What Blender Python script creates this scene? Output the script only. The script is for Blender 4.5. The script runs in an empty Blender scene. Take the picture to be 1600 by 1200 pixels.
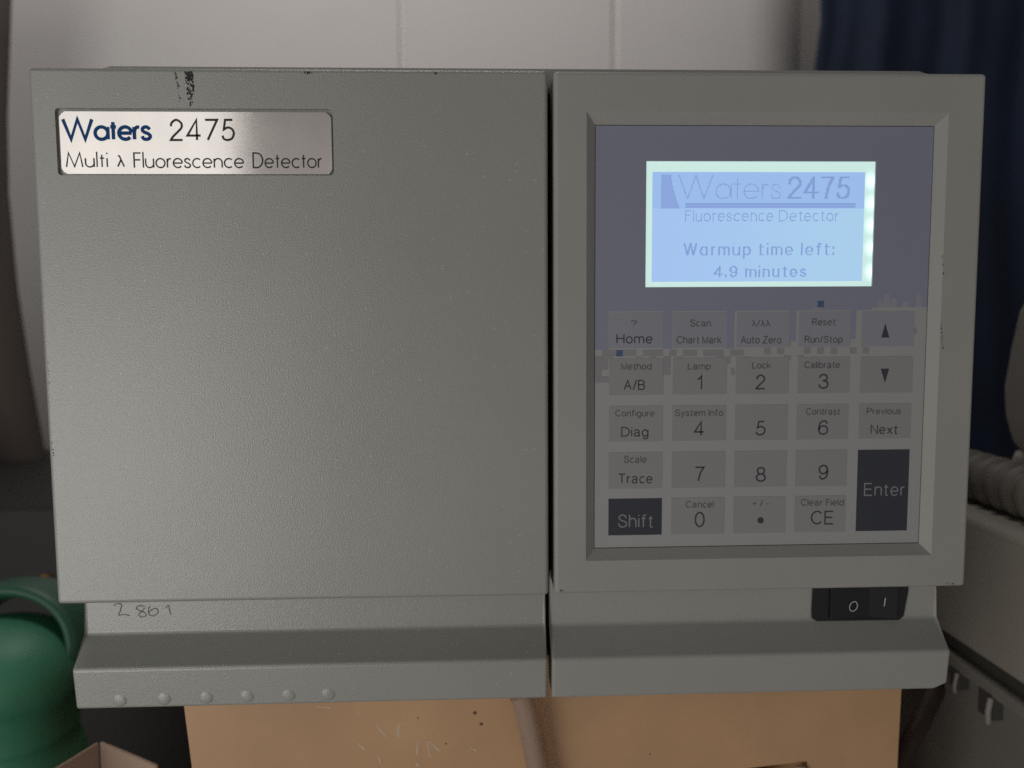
import bpy, bmesh, math, random
from mathutils import Vector, Matrix

random.seed(7)
sc = bpy.context.scene
COL = sc.collection

# ------------------------------------------------------------------ camera
FPX = 1186.0
CAM = Vector((0.13623, -0.24067, 0.08839))
YAW, PITCH, ROLL = 0.03638, 0.08057, 0.00585
_f = Vector((math.sin(YAW)*math.cos(PITCH), math.cos(YAW)*math.cos(PITCH), -math.sin(PITCH)))
_r0 = Vector((math.cos(YAW), -math.sin(YAW), 0))
_d0 = _f.cross(_r0)
RIGHT = _r0*math.cos(ROLL) + _d0*math.sin(ROLL)
DOWN = _d0*math.cos(ROLL) - _r0*math.sin(ROLL)
cd = bpy.data.cameras.new('camera')
cam = bpy.data.objects.new('camera', cd)
COL.objects.link(cam)
cam.matrix_world = Matrix(((RIGHT.x, -DOWN.x, -_f.x, CAM.x), (RIGHT.y, -DOWN.y, -_f.y, CAM.y),
                           (RIGHT.z, -DOWN.z, -_f.z, CAM.z), (0, 0, 0, 1)))
cd.sensor_width = 36
cd.lens = FPX/1600*36
cd.clip_start = 0.01
cd.clip_end = 20
cd.dof.use_dof = True
cd.dof.focus_distance = 0.242
cd.dof.aperture_fstop = 8.6
sc.camera = cam


def at(u, v, Y):
    """world point on the plane y = Y seen at photo pixel (u, v)"""
    d = RIGHT*((u-800)/FPX) + DOWN*((v-600)/FPX) + _f
    return CAM + d*((Y-CAM.y)/d.y)


# ------------------------------------------------------------------ world and lamps
w = bpy.data.worlds.new('World'); sc.world = w; w.use_nodes = True
nt = w.node_tree; N = nt.nodes; L = nt.links; N.clear()
tc = N.new('ShaderNodeTexCoord'); sx = N.new('ShaderNodeSeparateXYZ'); L.new(tc.outputs['Generated'], sx.inputs[0])


def mrange(src, a, b, c, d):
    m = N.new('ShaderNodeMapRange'); m.interpolation_type = 'SMOOTHSTEP'
    L.new(src, m.inputs[0])
    for i, x in enumerate((a, b, c, d)): m.inputs[i+1].default_value = x
    return m.outputs[0]


def mul(a, b):
    m = N.new('ShaderNodeMath'); m.operation = 'MULTIPLY'
    L.new(a, m.inputs[0]); L.new(b, m.inputs[1]); return m.outputs[0]


fy = mrange(sx.outputs[1], 0.35, -0.75, 0.03, 0.315)      # the room in front of the detector is the bright side
fz = mrange(sx.outputs[2], 0.10, 0.55, 1.0, 0.08)        # unlit ceiling
fx = mrange(sx.outputs[0], -0.8, 0.9, 1.28, 0.56)        # window side to dark side
bg = N.new('ShaderNodeBackground'); bg.inputs[0].default_value = (1.0, 0.935, 0.90, 1)
L.new(mul(mul(fy, fz), fx), bg.inputs[1])
wo = N.new('ShaderNodeOutputWorld'); L.new(bg.outputs[0], wo.inputs[0])


def area(name, loc, sx_, sy_, power, color, target):
    ld = bpy.data.lights.new(name, 'AREA'); ld.shape = 'RECTANGLE'; ld.size = sx_; ld.size_y = sy_
    ld.energy = power; ld.color = color
    o = bpy.data.objects.new(name, ld); COL.objects.link(o); o.location = loc
    o.rotation_euler = (Vector(target)-Vector(loc)).to_track_quat('-Z', 'Y').to_euler()
    return o


area('window_light', (-0.355, -0.60, -0.12), 0.45, 0.46, 1.4, (1.0, 1.0, 0.95), (-0.355, 0.0, -0.12))
area('window_light', (-0.362, -0.60, 0.31), 0.476, 0.39, 0.38, (1.0, 0.99, 0.95), (-0.362, 0.0, 0.31))
area('wall_fill_light', (0.0, 0.28, 1.15), 0.5, 0.3, 2.9, (1.0, 0.97, 0.94), (0.05, 0.62, 0.3))  # added lamp without a known fixture, brightens the back wall
sc.view_settings.view_transform = 'Standard'
sc.view_settings.look = 'None'
sc.view_settings.exposure = 0.15
sc.view_settings.gamma = 1.0
sc.cycles.max_bounces = 8
sc.cycles.use_denoising = False


# ------------------------------------------------------------------ helpers
def mat(name, col, rough=0.5, metal=0.0, bump=None, spec=0.5, vary=None, emis=None, estr=1.0, aniso=None):
    """bump = (scale, strength, distance, (sx,sy,sz)); vary = (scale, amount)"""
    m = bpy.data.materials.new(name); m.use_nodes = True
    t = m.node_tree; n = t.nodes; l = t.links
    p = n['Principled BSDF']
    p.inputs['Base Color'].default_value = (*col, 1)
    p.inputs['Roughness'].default_value = rough
    p.inputs['Metallic'].default_value = metal
    p.inputs['Specular IOR Level'].default_value = spec
    if emis:
        p.inputs['Emission Color'].default_value = (*emis, 1); p.inputs['Emission Strength'].default_value = estr
    tcn = n.new('ShaderNodeTexCoord')
    if vary:
        nz = n.new('ShaderNodeTexNoise'); nz.inputs['Scale'].default_value = vary[0]; nz.inputs['Detail'].default_value = 5
        l.new(tcn.outputs['Object'], nz.inputs['Vector'])
        mr = n.new('ShaderNodeMapRange')
        l.new(nz.outputs['Fac'], mr.inputs[0])
        mr.inputs[1].default_value = .3; mr.inputs[2].default_value = .7
        mr.inputs[3].default_value = 1-vary[1]; mr.inputs[4].default_value = 1+vary[1]
        hs = n.new('ShaderNodeHueSaturation'); hs.inputs['Color'].default_value = (*col, 1)
        l.new(mr.outputs[0], hs.inputs['Value']); l.new(hs.outputs[0], p.inputs['Base Color'])
    if bump:
        mp = n.new('ShaderNodeMapping'); l.new(tcn.outputs['Object'], mp.inputs[0])
        if len(bump) > 3: mp.inputs['Scale'].default_value = bump[3]
        nz = n.new('ShaderNodeTexNoise'); nz.inputs['Scale'].default_value = bump[0]; nz.inputs['Detail'].default_value = 3
        l.new(mp.outputs[0], nz.inputs['Vector'])
        bp = n.new('ShaderNodeBump'); bp.inputs['Strength'].default_value = bump[1]; bp.inputs['Distance'].default_value = bump[2]
        l.new(nz.outputs['Fac'], bp.inputs['Height']); l.new(bp.outputs[0], p.inputs['Normal'])
    return m


M = {}
M['putty'] = mat('putty_textured_paint', (0.318, 0.322, 0.294), 0.29, bump=(2100, 0.5, 0.0002), vary=(14, 0.05), spec=0.95)
t = M['putty'].node_tree; n = t.nodes; l = t.links; p = n['Principled BSDF']
src = p.inputs['Base Color'].links[0].from_socket
tcn = n.new('ShaderNodeTexCoord'); vo = n.new('ShaderNodeTexVoronoi'); vo.inputs['Scale'].default_value = 380  # pale dots in the base colour stand in for glints off the paint
l.new(tcn.outputs['Object'], vo.inputs['Vector'])
m1 = n.new('ShaderNodeMapRange'); l.new(vo.outputs['Distance'], m1.inputs[0])
for i_, x_ in enumerate((.05, .13, 1.0, 0.0)): m1.inputs[i_+1].default_value = x_
sr = n.new('ShaderNodeSeparateColor'); l.new(vo.outputs['Color'], sr.inputs[0])
m2 = n.new('ShaderNodeMapRange'); l.new(sr.outputs[0], m2.inputs[0])
for i_, x_ in enumerate((.35, 1.0, 0.0, .55)): m2.inputs[i_+1].default_value = x_
m3 = n.new('ShaderNodeMath'); m3.operation = 'MULTIPLY'; l.new(m1.outputs[0], m3.inputs[0]); l.new(m2.outputs[0], m3.inputs[1])
mx = n.new('ShaderNodeMix'); mx.data_type = 'RGBA'; l.new(m3.outputs[0], mx.inputs[0]); l.new(src, mx.inputs[6])
mx.inputs[7].default_value = (.72, .72, .68, 1); l.new(mx.outputs[2], p.inputs['Base Color'])
M['putty2'] = mat('putty_smooth_paint', (0.36, 0.358, 0.335), 0.42, bump=(2100, 0.3, 0.00018), vary=(14, 0.05))
M['black'] = mat('black_plastic', (0.006, 0.008, 0.011), 0.4, bump=(900, 0.15, 0.0002))
M['gasket'] = mat('dark_gap', (0.02, 0.02, 0.024), 0.8)
M['recess'] = mat('dark_case_recess', (0.065, 0.06, 0.052), 0.8)
M['plate'] = mat('brushed_aluminium', (0.74, 0.71, 0.68), 0.09, 1.0, bump=(200, 0.08, 0.0001, (1, 14, 30)), vary=(90, 0.05))
M['ink_blue'] = mat('blue_ink', (0.014, 0.07, 0.23), 0.8, spec=.2)
M['ink_black'] = mat('black_ink', (0.018, 0.018, 0.018), 0.5)
M['scuff'] = mat('black_scuff', (0.02, 0.02, 0.02), 0.7)
M['nick'] = mat('grey_nick', (0.075, 0.075, 0.07), 0.7)
M['pencil'] = mat('faded_pen', (0.115, 0.12, 0.108), 0.7)
M['membrane'] = mat('light_membrane', (0.37, 0.372, 0.37), 0.42, bump=(1200, 0.08, 0.0002))
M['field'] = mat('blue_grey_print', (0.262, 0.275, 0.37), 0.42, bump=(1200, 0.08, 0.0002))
M['field2'] = mat('grey_print', (0.272, 0.27, 0.285), 0.42)
M['field3'] = mat('pale_print', (0.31, 0.32, 0.37), 0.42)
M['bluedot'] = mat('blue_print', (0.07, 0.12, 0.24), 0.42)
M['key'] = mat('grey_key_print', (0.295, 0.30, 0.303), 0.42, bump=(1200, 0.08, 0.0002))
M['key_top'] = mat('pale_blue_grey_key_print', (0.295, 0.305, 0.355), 0.42, bump=(1200, 0.08, 0.0002))
M['key_dark'] = mat('charcoal_key_print', (0.035, 0.04, 0.055), 0.42, bump=(1200, 0.08, 0.0002))
M['legend'] = mat('dark_legend', (0.045, 0.045, 0.06), 0.5)
M['legend_soft'] = mat('grey_legend', (0.115, 0.115, 0.13), 0.5)
M['legend_pale'] = mat('pale_legend', (0.24, 0.25, 0.27), 0.5)
M['white_mark'] = mat('white_mark', (0.55, 0.57, 0.55), 0.5)
M['lcd_edge'] = mat('lcd_backlight', (0.2, 0.2, 0.2), 0.4, emis=(0.48, 0.68, 0.63), estr=1.0)
M['lcd'] = mat('lcd_screen', (0.05, 0.05, 0.05), 0.35, emis=(0.29, 0.475, 0.735), estr=1.0)
M['lcd_px'] = mat('lcd_pixel', (0.05, 0.05, 0.05), 0.35, emis=(0.18, 0.275, 0.56), estr=1.0)
M['lcd_ghost'] = mat('lcd_ghost', (0.05, 0.05, 0.05), 0.35, emis=(0.275, 0.43, 0.73), estr=1.0)
M['wall'] = mat('painted_wall', (0.75, 0.725, 0.71), 0.8, bump=(60, 0.1, 0.002), vary=(3, 0.04))
M['bench'] = mat('dark_bench', (0.06, 0.055, 0.05), 0.6, vary=(20, 0.1))
M['navy'] = mat('navy_cloth', (0.010, 0.020, 0.048), 0.85, bump=(900, 0.3, 0.0006), vary=(9, 0.25))
M['brown_cloth'] = mat('dark_brown_cloth', (0.085, 0.066, 0.058), 0.9, bump=(600, 0.3, 0.0006))
M['carton'] = mat('brown_board', (0.55, 0.335, 0.180), 0.5, bump=(500, 0.25, 0.0003, (.25, 1, 1)), vary=(28, 0.10))
M['carton_pale'] = mat('pale_board', (0.42, 0.30, 0.225), 0.75, bump=(300, 0.15, 0.0003), vary=(60, 0.08))
M['chalk'] = mat('white_scuff', (0.64, 0.51, 0.38), 0.8)
M['spot'] = mat('brown_spot', (0.13, 0.07, 0.035), 0.7)
M['green'] = mat('green_plastic', (0.055, 0.235, 0.135), 0.5, bump=(150, 0.15, 0.001), vary=(40, 0.08))
M['green_dark'] = mat('dark_green_plastic', (0.026, 0.10, 0.062), 0.45)
M['blackcase'] = mat('black_case_paint', (0.018, 0.016, 0.015), 0.6, bump=(500, 0.2, 0.0004))
M['amber'] = mat('amber_knob', (0.45, 0.2, 0.04), 0.4)
M['greycase'] = mat('grey_case_plastic', (0.33, 0.30, 0.26), 0.6, bump=(500, 0.2, 0.0004), vary=(18, 0.07))
M['greycase2'] = mat('grey_green_case_plastic', (0.24, 0.225, 0.20), 0.6, bump=(500, 0.2, 0.0004), vary=(18, 0.07))
M['latch'] = mat('pale_latch_plastic', (0.30, 0.275, 0.25), 0.45)
M['hose'] = mat('ribbed_hose_plastic', (0.155, 0.135, 0.118), 0.6)
M['housing'] = mat('grey_housing_plastic', (0.20, 0.185, 0.17), 0.6, vary=(30, 0.05))
M['brown_cable'] = mat('brown_cable_sheath', (0.07, 0.045, 0.037), 0.55)
tube = mat('cloudy_clear_tube', (0.56, 0.42, 0.34), 0.25)
_p = tube.node_tree.nodes['Principled BSDF']; _p.inputs['Transmission Weight'].default_value = 0.45; _p.inputs['IOR'].default_value = 1.25
M['tube'] = tube


def link(name, bm, m, parent=None, smooth=False):
    me = bpy.data.meshes.new(name); bm.normal_update(); bm.to_mesh(me); bm.free()
    if smooth:
        for p in me.polygons: p.use_smooth = True
    o = bpy.data.objects.new(name, me); COL.objects.link(o)
    for x in (m if isinstance(m, (list, tuple)) else [m]): me.materials.append(x)
    if parent is not None: hang(o, parent)
    return o


def wloc(o):
    v = Vector(o.location)
    while o.parent: o = o.parent; v += Vector(o.location)
    return v


def hang(o, parent):
    o.parent = parent
    o.location = -wloc(parent)


def tag(o, label=None, cat=None, group=None, kind=None):
    for k, v in (('label', label), ('category', cat), ('group', group), ('kind', kind)):
        if v: o[k] = v
    return o


def empty(name, loc, label, cat, group=None):
    o = bpy.data.objects.new(name, None); COL.objects.link(o); o.location = loc; o.empty_display_size = .02
    return tag(o, label, cat, group)


def box_bm(x0, x1, y0, y1, z0, z1, r=0.0, seg=3, bm=None):
    bm = bm or bmesh.new()
    vs = [bm.verts.new((x, y, z)) for x in (x0, x1) for y in (y0, y1) for z in (z0, z1)]
    idx = [(0, 1, 3, 2), (4, 6, 7, 5), (0, 4, 5, 1), (2, 3, 7, 6), (0, 2, 6, 4), (1, 5, 7, 3)]
    fs = [bm.faces.new([vs[i] for i in q]) for q in idx]
    if r > 0:
        es = list({e for f in fs for e in f.edges})
        bmesh.ops.bevel(bm, geom=es, offset=r, segments=seg, profile=0.5, affect='EDGES')
    bmesh.ops.recalc_face_normals(bm, faces=bm.faces)
    return bm


def prism_bm(loop, depth, r=0.0, seg=2):
    """loop: 3D points of a planar face; extruded by the vector depth; edges rounded"""
    bm = bmesh.new(); d = Vector(depth)
    a = [bm.verts.new(p) for p in loop]; b = [bm.verts.new(Vector(p)+d) for p in loop]
    n = len(loop)
    bm.faces.new(a); bm.faces.new(b[::-1])
    for i in range(n): bm.faces.new((a[i], b[i], b[(i+1) % n], a[(i+1) % n]))
    if r > 0:
        bmesh.ops.bevel(bm, geom=list(bm.edges), offset=r, segments=seg, profile=0.5, affect='EDGES')
    bmesh.ops.recalc_face_normals(bm, faces=bm.faces)
    return bm


def rrect(x0, x1, z0, z1, r, y, k=5):
    pts = []
    for cx, cz, a0 in ((x1-r, z1-r, 0), (x0+r, z1-r, 90), (x0+r, z0+r, 180), (x1-r, z0+r, 270)):
        for i in range(k+1):
            a = math.radians(a0+90*i/k); pts.append(Vector((cx+r*math.cos(a), y, cz+r*math.sin(a))))
    return pts


def cut(o, bm):
    """subtract the closed mesh bm from object o"""
    c = link('cutter', bm, M['black']); c.location = wloc(o)*0
    md = o.modifiers.new('b', 'BOOLEAN'); md.object = c; md.operation = 'DIFFERENCE'; md.solver = 'EXACT'
    dg = bpy.context.evaluated_depsgraph_get()
    me = bpy.data.meshes.new_from_object(o.evaluated_get(dg))
    o.modifiers.clear(); o.data = me
    bpy.data.objects.remove(c)


def tube_bm(pts, rad, n=12, bm=None):
    bm = bm or bmesh.new(); pts = [Vector(p) for p in pts]; rings = []
    for i, p in enumerate(pts):
        t = (pts[min(i+1, len(pts)-1)]-pts[max(i-1, 0)]).normalized()
        u = t.cross(Vector((0, 1, 0.01)));
        if u.length < 1e-3: u = t.cross(Vector((1, 0, 0)))
        u.normalize(); v = t.cross(u)
        r = rad[i] if isinstance(rad, (list, tuple)) else rad
        rings.append([bm.verts.new(p+(u*math.cos(2*math.pi*k/n)+v*math.sin(2*math.pi*k/n))*r) for k in range(n)])
    for a, b in zip(rings, rings[1:]):
        for k in range(n): bm.faces.new((a[k], a[(k+1) % n], b[(k+1) % n], b[k]))
    bm.faces.new(rings[0][::-1]); bm.faces.new(rings[-1])
    bmesh.ops.recalc_face_normals(bm, faces=bm.faces)
    return bm


def lathe_bm(prof, cx, cy, n=48):
    bm = bmesh.new(); rings = []
    for r, z in prof:
        rings.append([bm.verts.new((cx+r*math.cos(2*math.pi*k/n), cy+r*math.sin(2*math.pi*k/n), z)) for k in range(n)])
    for a, b in zip(rings, rings[1:]):
        for k in range(n): bm.faces.new((a[k], a[(k+1) % n], b[(k+1) % n], b[k]))
    bm.faces.new(rings[0]); bm.faces.new(rings[-1])
    bmesh.ops.recalc_face_normals(bm, faces=bm.faces)
    return bm


def catmull(pts, k=8):
    out = []
    P = [pts[0]]+list(pts)+[pts[-1]]
    for i in range(1, len(P)-2):
        a, b, c, d = [Vector(P[i+j]) for j in (-1, 0, 1, 2)]
        for s in range(k):
            t = s/k
            out.append(0.5*((2*b)+(c-a)*t+(2*a-5*b+4*c-d)*t*t+(3*b-a-3*c+d)*t**3))
    out.append(Vector(P[-1])); return out


# ------------------------------------------------------------------ stroke lettering
def E_(cx, cy, rx, ry, a0, a1, k=20):
    n = max(3, int(k*abs(a1-a0)/360)+2)
    return [(cx+rx*math.cos(math.radians(a0+(a1-a0)*i/(n-1))), cy+ry*math.sin(math.radians(a0+(a1-a0)*i/(n-1)))) for i in range(n)]


def S_(*p):
    return [tuple(q) for q in catmull([Vector((x, y, 0)).to_2d() for x, y in p], 6)]


def glyph(c, st):
    fut = st == 'geometric'
    h = 0.62 if fut else 0.72            # x-height
    r = h/2 if fut else 0.26
    sd = 2*r
    asc = 1.08 if fut else 1.0
    G = {
     'W': ([[(0, 1), (.36, 0), (.70, 1), (1.04, 0), (1.40, 1)]], 1.40) if fut else ([[(0, 1), (.24, 0), (.48, 1), (.72, 0), (.96, 1)]], .96),
     'M': ([[(0, 0), (.16, 1), (.52, .02), (.88, 1), (1.04, 0)]], 1.04) if fut else ([[(0, 0), (0, 1), (.36, 0), (.72, 1), (.72, 0)]], .72),
     'F': ([[(0, 0), (0, 1), (.46, 1)], [(0, .53), (.42, .53)]], .46),
     'D': ([[(0, 0), (0, 1), (.24, 1)]+E_(.24, .5, .46, .5, 90, -90)+[(0, 0)]], .70),
     'H': ([[(0, 0), (0, 1)], [(.62, 0), (.62, 1)], [(0, .53), (.62, .53)]], .62),
     'S': ([S_((.56, .74), (.50, .90), (.30, 1), (.08, .90), (.05, .70), (.22, .55), (.44, .46), (.60, .30), (.52, .08), (.30, 0), (.08, .09), (0, .30))], .60),
     'C': ([E_(.38, .5, .38, .5, 40, 320)], .70),
     'A': ([[(0, 0), (.33, 1), (.66, 0)], [(.12, .36), (.54, .36)]], .66),
     'B': ([[(0, 0), (0, 1), (.30, 1)]+E_(.30, .765, .25, .235, 90, -90, 24)+[(0, .53)], [(.30, .53)]+E_(.30, .265, .30, .265, 90, -90, 24)+[(0, 0)]], .60),
     'R': ([[(0, 0), (0, 1), (.32, 1)]+E_(.32, .76, .27, .24, 90, -90, 24)+[(0, .52)], [(.34, .52), (.60, 0)]], .60),
     'P': ([[(0, 0), (0, 1), (.32, 1)]+E_(.32, .73, .27, .27, 90, -90, 24)+[(0, .46)]], .59),
     'L': ([[(0, 1), (0, 0), (.46, 0)]], .46),
     'I': ([[(0, 0), (0, 1)]], 0),
     'N': ([[(0, 0), (0, 1), (.60, 0), (.60, 1)]], .60),
     'T': ([[(0, 1), (.64, 1)], [(.32, 1), (.32, 0)]], .64),
     'Z': ([[(.04, 1), (.60, 1), (0, 0), (.62, 0)]], .62),
     'E': ([[(.54, 1), (0, 1), (0, 0), (.56, 0)], [(0, .52), (.50, .52)]], .56),
     'a': ([E_(r, h/2, r, h/2, 0, 360), [(sd, h), (sd, 0)]], sd) if fut or st == 'lcd' else
          ([S_((.03, .54), (.10, .68), (.27, .72), (.43, .66), (.46, .50))+[(.46, .12)]+S_((.46, .12), (.48, .02), (.54, .01)), S_((.46, .44), (.28, .39), (.06, .32), (.03, .14), (.16, 0), (.34, .05), (.46, .20))], .54),
     'b': ([[(0, asc), (0, 0)], E_(r, h/2, r, h/2, 180, -180)], sd),
     'c': ([E_(r, h/2, r, h/2, 48, 312)], sd*.88),
     'd': ([[(sd, asc), (sd, 0)], E_(r, h/2, r, h/2, 0, 360)], sd),
     'e': ([[(0.0, h*.5), (sd, h*.5)], E_(r, h/2, r, h/2, 4, 318)], sd),
     'f': ([S_((.34, .98), (.22, 1.0), (.13, .9), (.12, .78))+[(.12, 0)], [(0, h), (.30, h)]], .32),
     'g': ([E_(r, h/2, r, h/2, 0, 360), [(sd, h), (sd, -.06)]+S_((sd, -.06), (sd*.85, -.24), (sd*.5, -.28), (.06, -.20))], sd),
     'h': ([[(0, asc), (0, 0)], [(0, h*.6)]+E_(r*.92, h-r*.9, r*.92, r*.9, 165, 0)+[(r*1.84, 0)]], r*1.84),
     'i': ([[(0, 0), (0, h-(.06 if st == 'lcd' else 0))], [(0, .94 if st == 'lcd' else .90), (0, 1.0)]], 0),
     'k': ([[(0, asc), (0, 0)], [(.44, h), (.02, .28)], [(.16, .42), (.48, 0)]], .48),
     'l': ([[(0, asc), (0, 0)]], 0),
     'm': ([[(0, h), (0, 0)], [(0, h*.6)]+E_(.20, h-.2, .20, .2, 165, 0)+[(.40, 0)], [(.40, h*.6)]+E_(.60, h-.2, .20, .2, 165, 0)+[(.80, 0)]], .80),
     'n': ([[(0, h), (0, 0)], [(0, h*.6)]+E_(r*.88, h-r*.88, r*.88, r*.88, 165, 0)+[(r*1.76, 0)]], r*1.76),
     'o': ([E_(r, h/2, r, h/2, 0, 360)], sd),
     'p': ([[(0, h), (0, -.28)], E_(r, h/2, r, h/2, 180, -180)], sd),
     'r': ([[(0, h), (0, 0)], [(0, h*.55)]+S_((0, h*.55), (.05, h*.85), (.15, h*.98), (.25, h*.96))], .25),
     's': ([S_((.36, h*.78), (.30, h*.93), (.18, h), (.04, h*.90), (.03, h*.68), (.16, h*.54), (.30, h*.44), (.39, h*.26), (.32, h*.06), (.18, 0), (.05, h*.07), (0, h*.26))], .39),
     't': ([[(.13, .86 if fut else .92), (.13, 0)], [(0, h), (.27, h)]], .27) if fut else
          ([[(.12, .92), (.12, .14)]+S_((.12, .14), (.15, .02), (.28, .02)), [(0, h), (.28, h)]], .28),
     'u': ([[(0, h), (0, r*.9)]+E_(r*.88, r*.88, r*.88, r*.88, 180, 345), [(r*1.76, h), (r*1.76, 0)]], r*1.76),
     'v': ([[(0, h), (.22, 0), (.44, h)]], .44),
     'w': ([[(0, h), (.18, 0), (.36, h), (.54, 0), (.72, h)]], .72),
     'x': ([[(0, h), (.44, 0)], [(.44, h), (0, 0)]], .44),
     'y': ([[(0, h), (.23, 0)], [(.46, h), (.18, -.18)]+S_((.18, -.18), (.10, -.28), (.01, -.26))], .46),
     'λ': ([S_((.05, 1.0), (.16, .96), (.24, .74))+[(.52, 0)], [(.27, .60), (0, 0)]], .52),
     '0': ([E_(.26, .5, .26, .5, 0, 360)], .52),
     '1': ([[(.02, .74)]+S_((.02, .74), (.16, .80), (.26, 1.0))+[(.26, 0)]], .28),
     '2': ([[(.56, 0), (0.0, 0)]+S_((0.0, 0), (.10, .16), (.36, .42), (.53, .62), (.52, .84), (.29, 1.0), (.07, .86), (.02, .68))], .56),
     '3': ([S_((.02, .76), (.09, .93), (.26, 1), (.46, .90), (.46, .64), (.22, .53)), S_((.22, .53), (.46, .48), (.54, .26), (.44, .05), (.25, 0), (.06, .08), (0, .26))], .53),
     '4': ([[(.44, 0), (.44, 1), (0, .26), (.62, .26)]], .62) if not fut else ([[(.46, 0), (.46, 1.0), (0, .22), (.64, .22)]], .64),
     '5': ([[(.50, 1), (.15, 1), (.07, .52)]+S_((.07, .52), (.26, .62), (.47, .54), (.55, .32), (.45, .08), (.24, 0), (.06, .06), (0, .22))], .55),
     '6': ([S_((.50, .78), (.44, .94), (.28, 1), (.08, .84), (0, .46), (.05, .12), (.26, 0), (.48, .12), (.52, .34), (.44, .56), (.26, .62), (.07, .52), (.01, .34))], .52),
     '7': ([[(0, 1), (.54, 1)]+S_((.54, 1), (.32, .56), (.20, 0))], .54) if not fut else ([[(0, 1), (.58, 1), (.10, 0)]], .58),
     '8': ([E_(.26, .765, .21, .235, -90, 270), E_(.26, .265, .26, .265, 90, 450)], .52),
     '9': ([S_((.03, .24), (.10, .05), (.25, 0), (.45, .16), (.52, .54), (.46, .88), (.26, 1), (.05, .88), (0, .66), (.08, .46), (.26, .38), (.45, .48), (.51, .64))], .52),
     '?': ([S_((.02, .72), (.08, .92), (.26, 1), (.46, .90), (.48, .72), (.34, .54), (.25, .40))+[(.25, .28)], [(.25, .0), (.25, .10)]], .48),
     '/': ([[(0, -.03), (.30, 1.03)]], .30),
     ':': ([[(0, .04), (0, .15)], [(0, h-.12), (0, h)]], 0),
     '.': ([[(0, 0), (0, .13)]], 0),
     '+': ([[(0, .42), (.46, .42)], [(.23, .19), (.23, .65)]], .46),
     '-': ([[(0, .36), (.28, .36)]], .28),
     ' ': ([], .20),
    }
    return G[c]


def layout(text, st, gap=0.20):
    """strokes of a line of text in cap-height units, and its width"""
    out = []; x = 0
    for i, c in enumerate(text):
        s, a = glyph(c, st)
        for poly in s: out.append([(px+x, py) for px, py in poly])
        x += a + (gap if c != ' ' else gap*.6)
    return out, x-gap


_lift = [0]


def ribbon(bm, poly, wd, plane):
    """flat band of width wd along poly; plane maps (x, z, lift) to 3D"""
    pts = [Vector(p).to_2d() for p in poly]
    q = [pts[0]]
    for p in pts[1:]:
        if (p-q[-1]).length > 1e-7: q.append(p)
    if len(q) < 2: return
    closed = (q[0]-q[-1]).length < wd*.2 and len(q) > 6
    if closed: q = q[:-1]
    n = len(q); Lh = []; Rh = []
    for i in range(n):
        if closed: a, b = q[i-1], q[(i+1) % n]
        else: a, b = q[max(i-1, 0)], q[min(i+1, n-1)]
        d1 = (q[i]-a); d2 = (b-q[i])
        d1 = d1.normalized() if d1.length > 1e-9 else d2.normalized()
        d2 = d2.normalized() if d2.length > 1e-9 else d1
        t = (d1+d2)
        t = t.normalized() if t.length > 1e-6 else d1
        nn = Vector((-t.y, t.x)); cs = max(0.45, nn.dot(Vector((-d1.y, d1.x))))
        o = nn*(wd/2/cs)
        Lh.append(q[i]+o); Rh.append(q[i]-o)
    _lift[0] = (_lift[0]+1) % 9
    lf = 0.00004+0.000006*_lift[0]
    a = [bm.verts.new(plane(p.x, p.y, lf)) for p in Lh]; b = [bm.verts.new(plane(p.x, p.y, lf)) for p in Rh]
    for i in range(n if closed else n-1):
        j = (i+1) % n
        bm.faces.new((a[i], b[i], b[j], a[j]))


def text_px(bm, text, u0, u1, vtop, vbase, Y, st, wd, gap=0.20):
    """write text on the plane y = Y so that it spans photo pixels u0..u1, caps vtop..vbase"""
    a = at(u0, vbase, Y); b = at(u1, vbase, Y); c = at((u0+u1)/2, vtop, Y)
    H = c.z-(a.z+b.z)/2
    s, wdt = layout(text, st, gap)
    sxx = (b.x-a.x-wd*H)/max(wdt, .01) if wdt > 0.05 else H
    for poly in s:
        ribbon(bm, [(a.x+wd*H/2+px*sxx, a.z+(b.z-a.z)*px/max(wdt, .01)+wd*H/2+py*(H-wd*H)) for px, py in poly], wd*H,
               lambda x, z, lf: (x, Y-lf, z))


# ------------------------------------------------------------------ setting: bench, wall
tag(link('bench', box_bm(-1.6, 1.8, -0.12, 0.64, -0.36, -0.30), M['bench']), kind='structure')

WY = 0.65
s1, s2 = at(628, 60, WY).x, at(962, 60, WY).x
prof = [(-1.6, WY)]
for s, hw in ((s1, .0024), (s2, .0030)):
    prof += [(s-hw*1.7, WY), (s-hw, WY+.004), (s+hw, WY+.004), (s+hw*1.7, WY)]
xr = at(1170, 60, WY).x
for i in range(13):
    t = i/12; a = t*math.radians(75); prof.append((xr+.09*math.sin(a), WY+.09*(1-math.cos(a))))  # bend made up so the wall shades off towards the navy cloth
prof += [(prof[-1][0]+.03, prof[-1][1]+.20), (1.8, prof[-1][1]+.21), (1.8, 1.2), (-1.6, 1.2)]
bm = prism_bm([(x, y, -0.36) for x, y in prof], (0, 0, 1.5))
tag(link('wall', bm, M['wall']), 'off white wall with two vertical joints behind the detector', 'wall', kind='structure')

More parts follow.
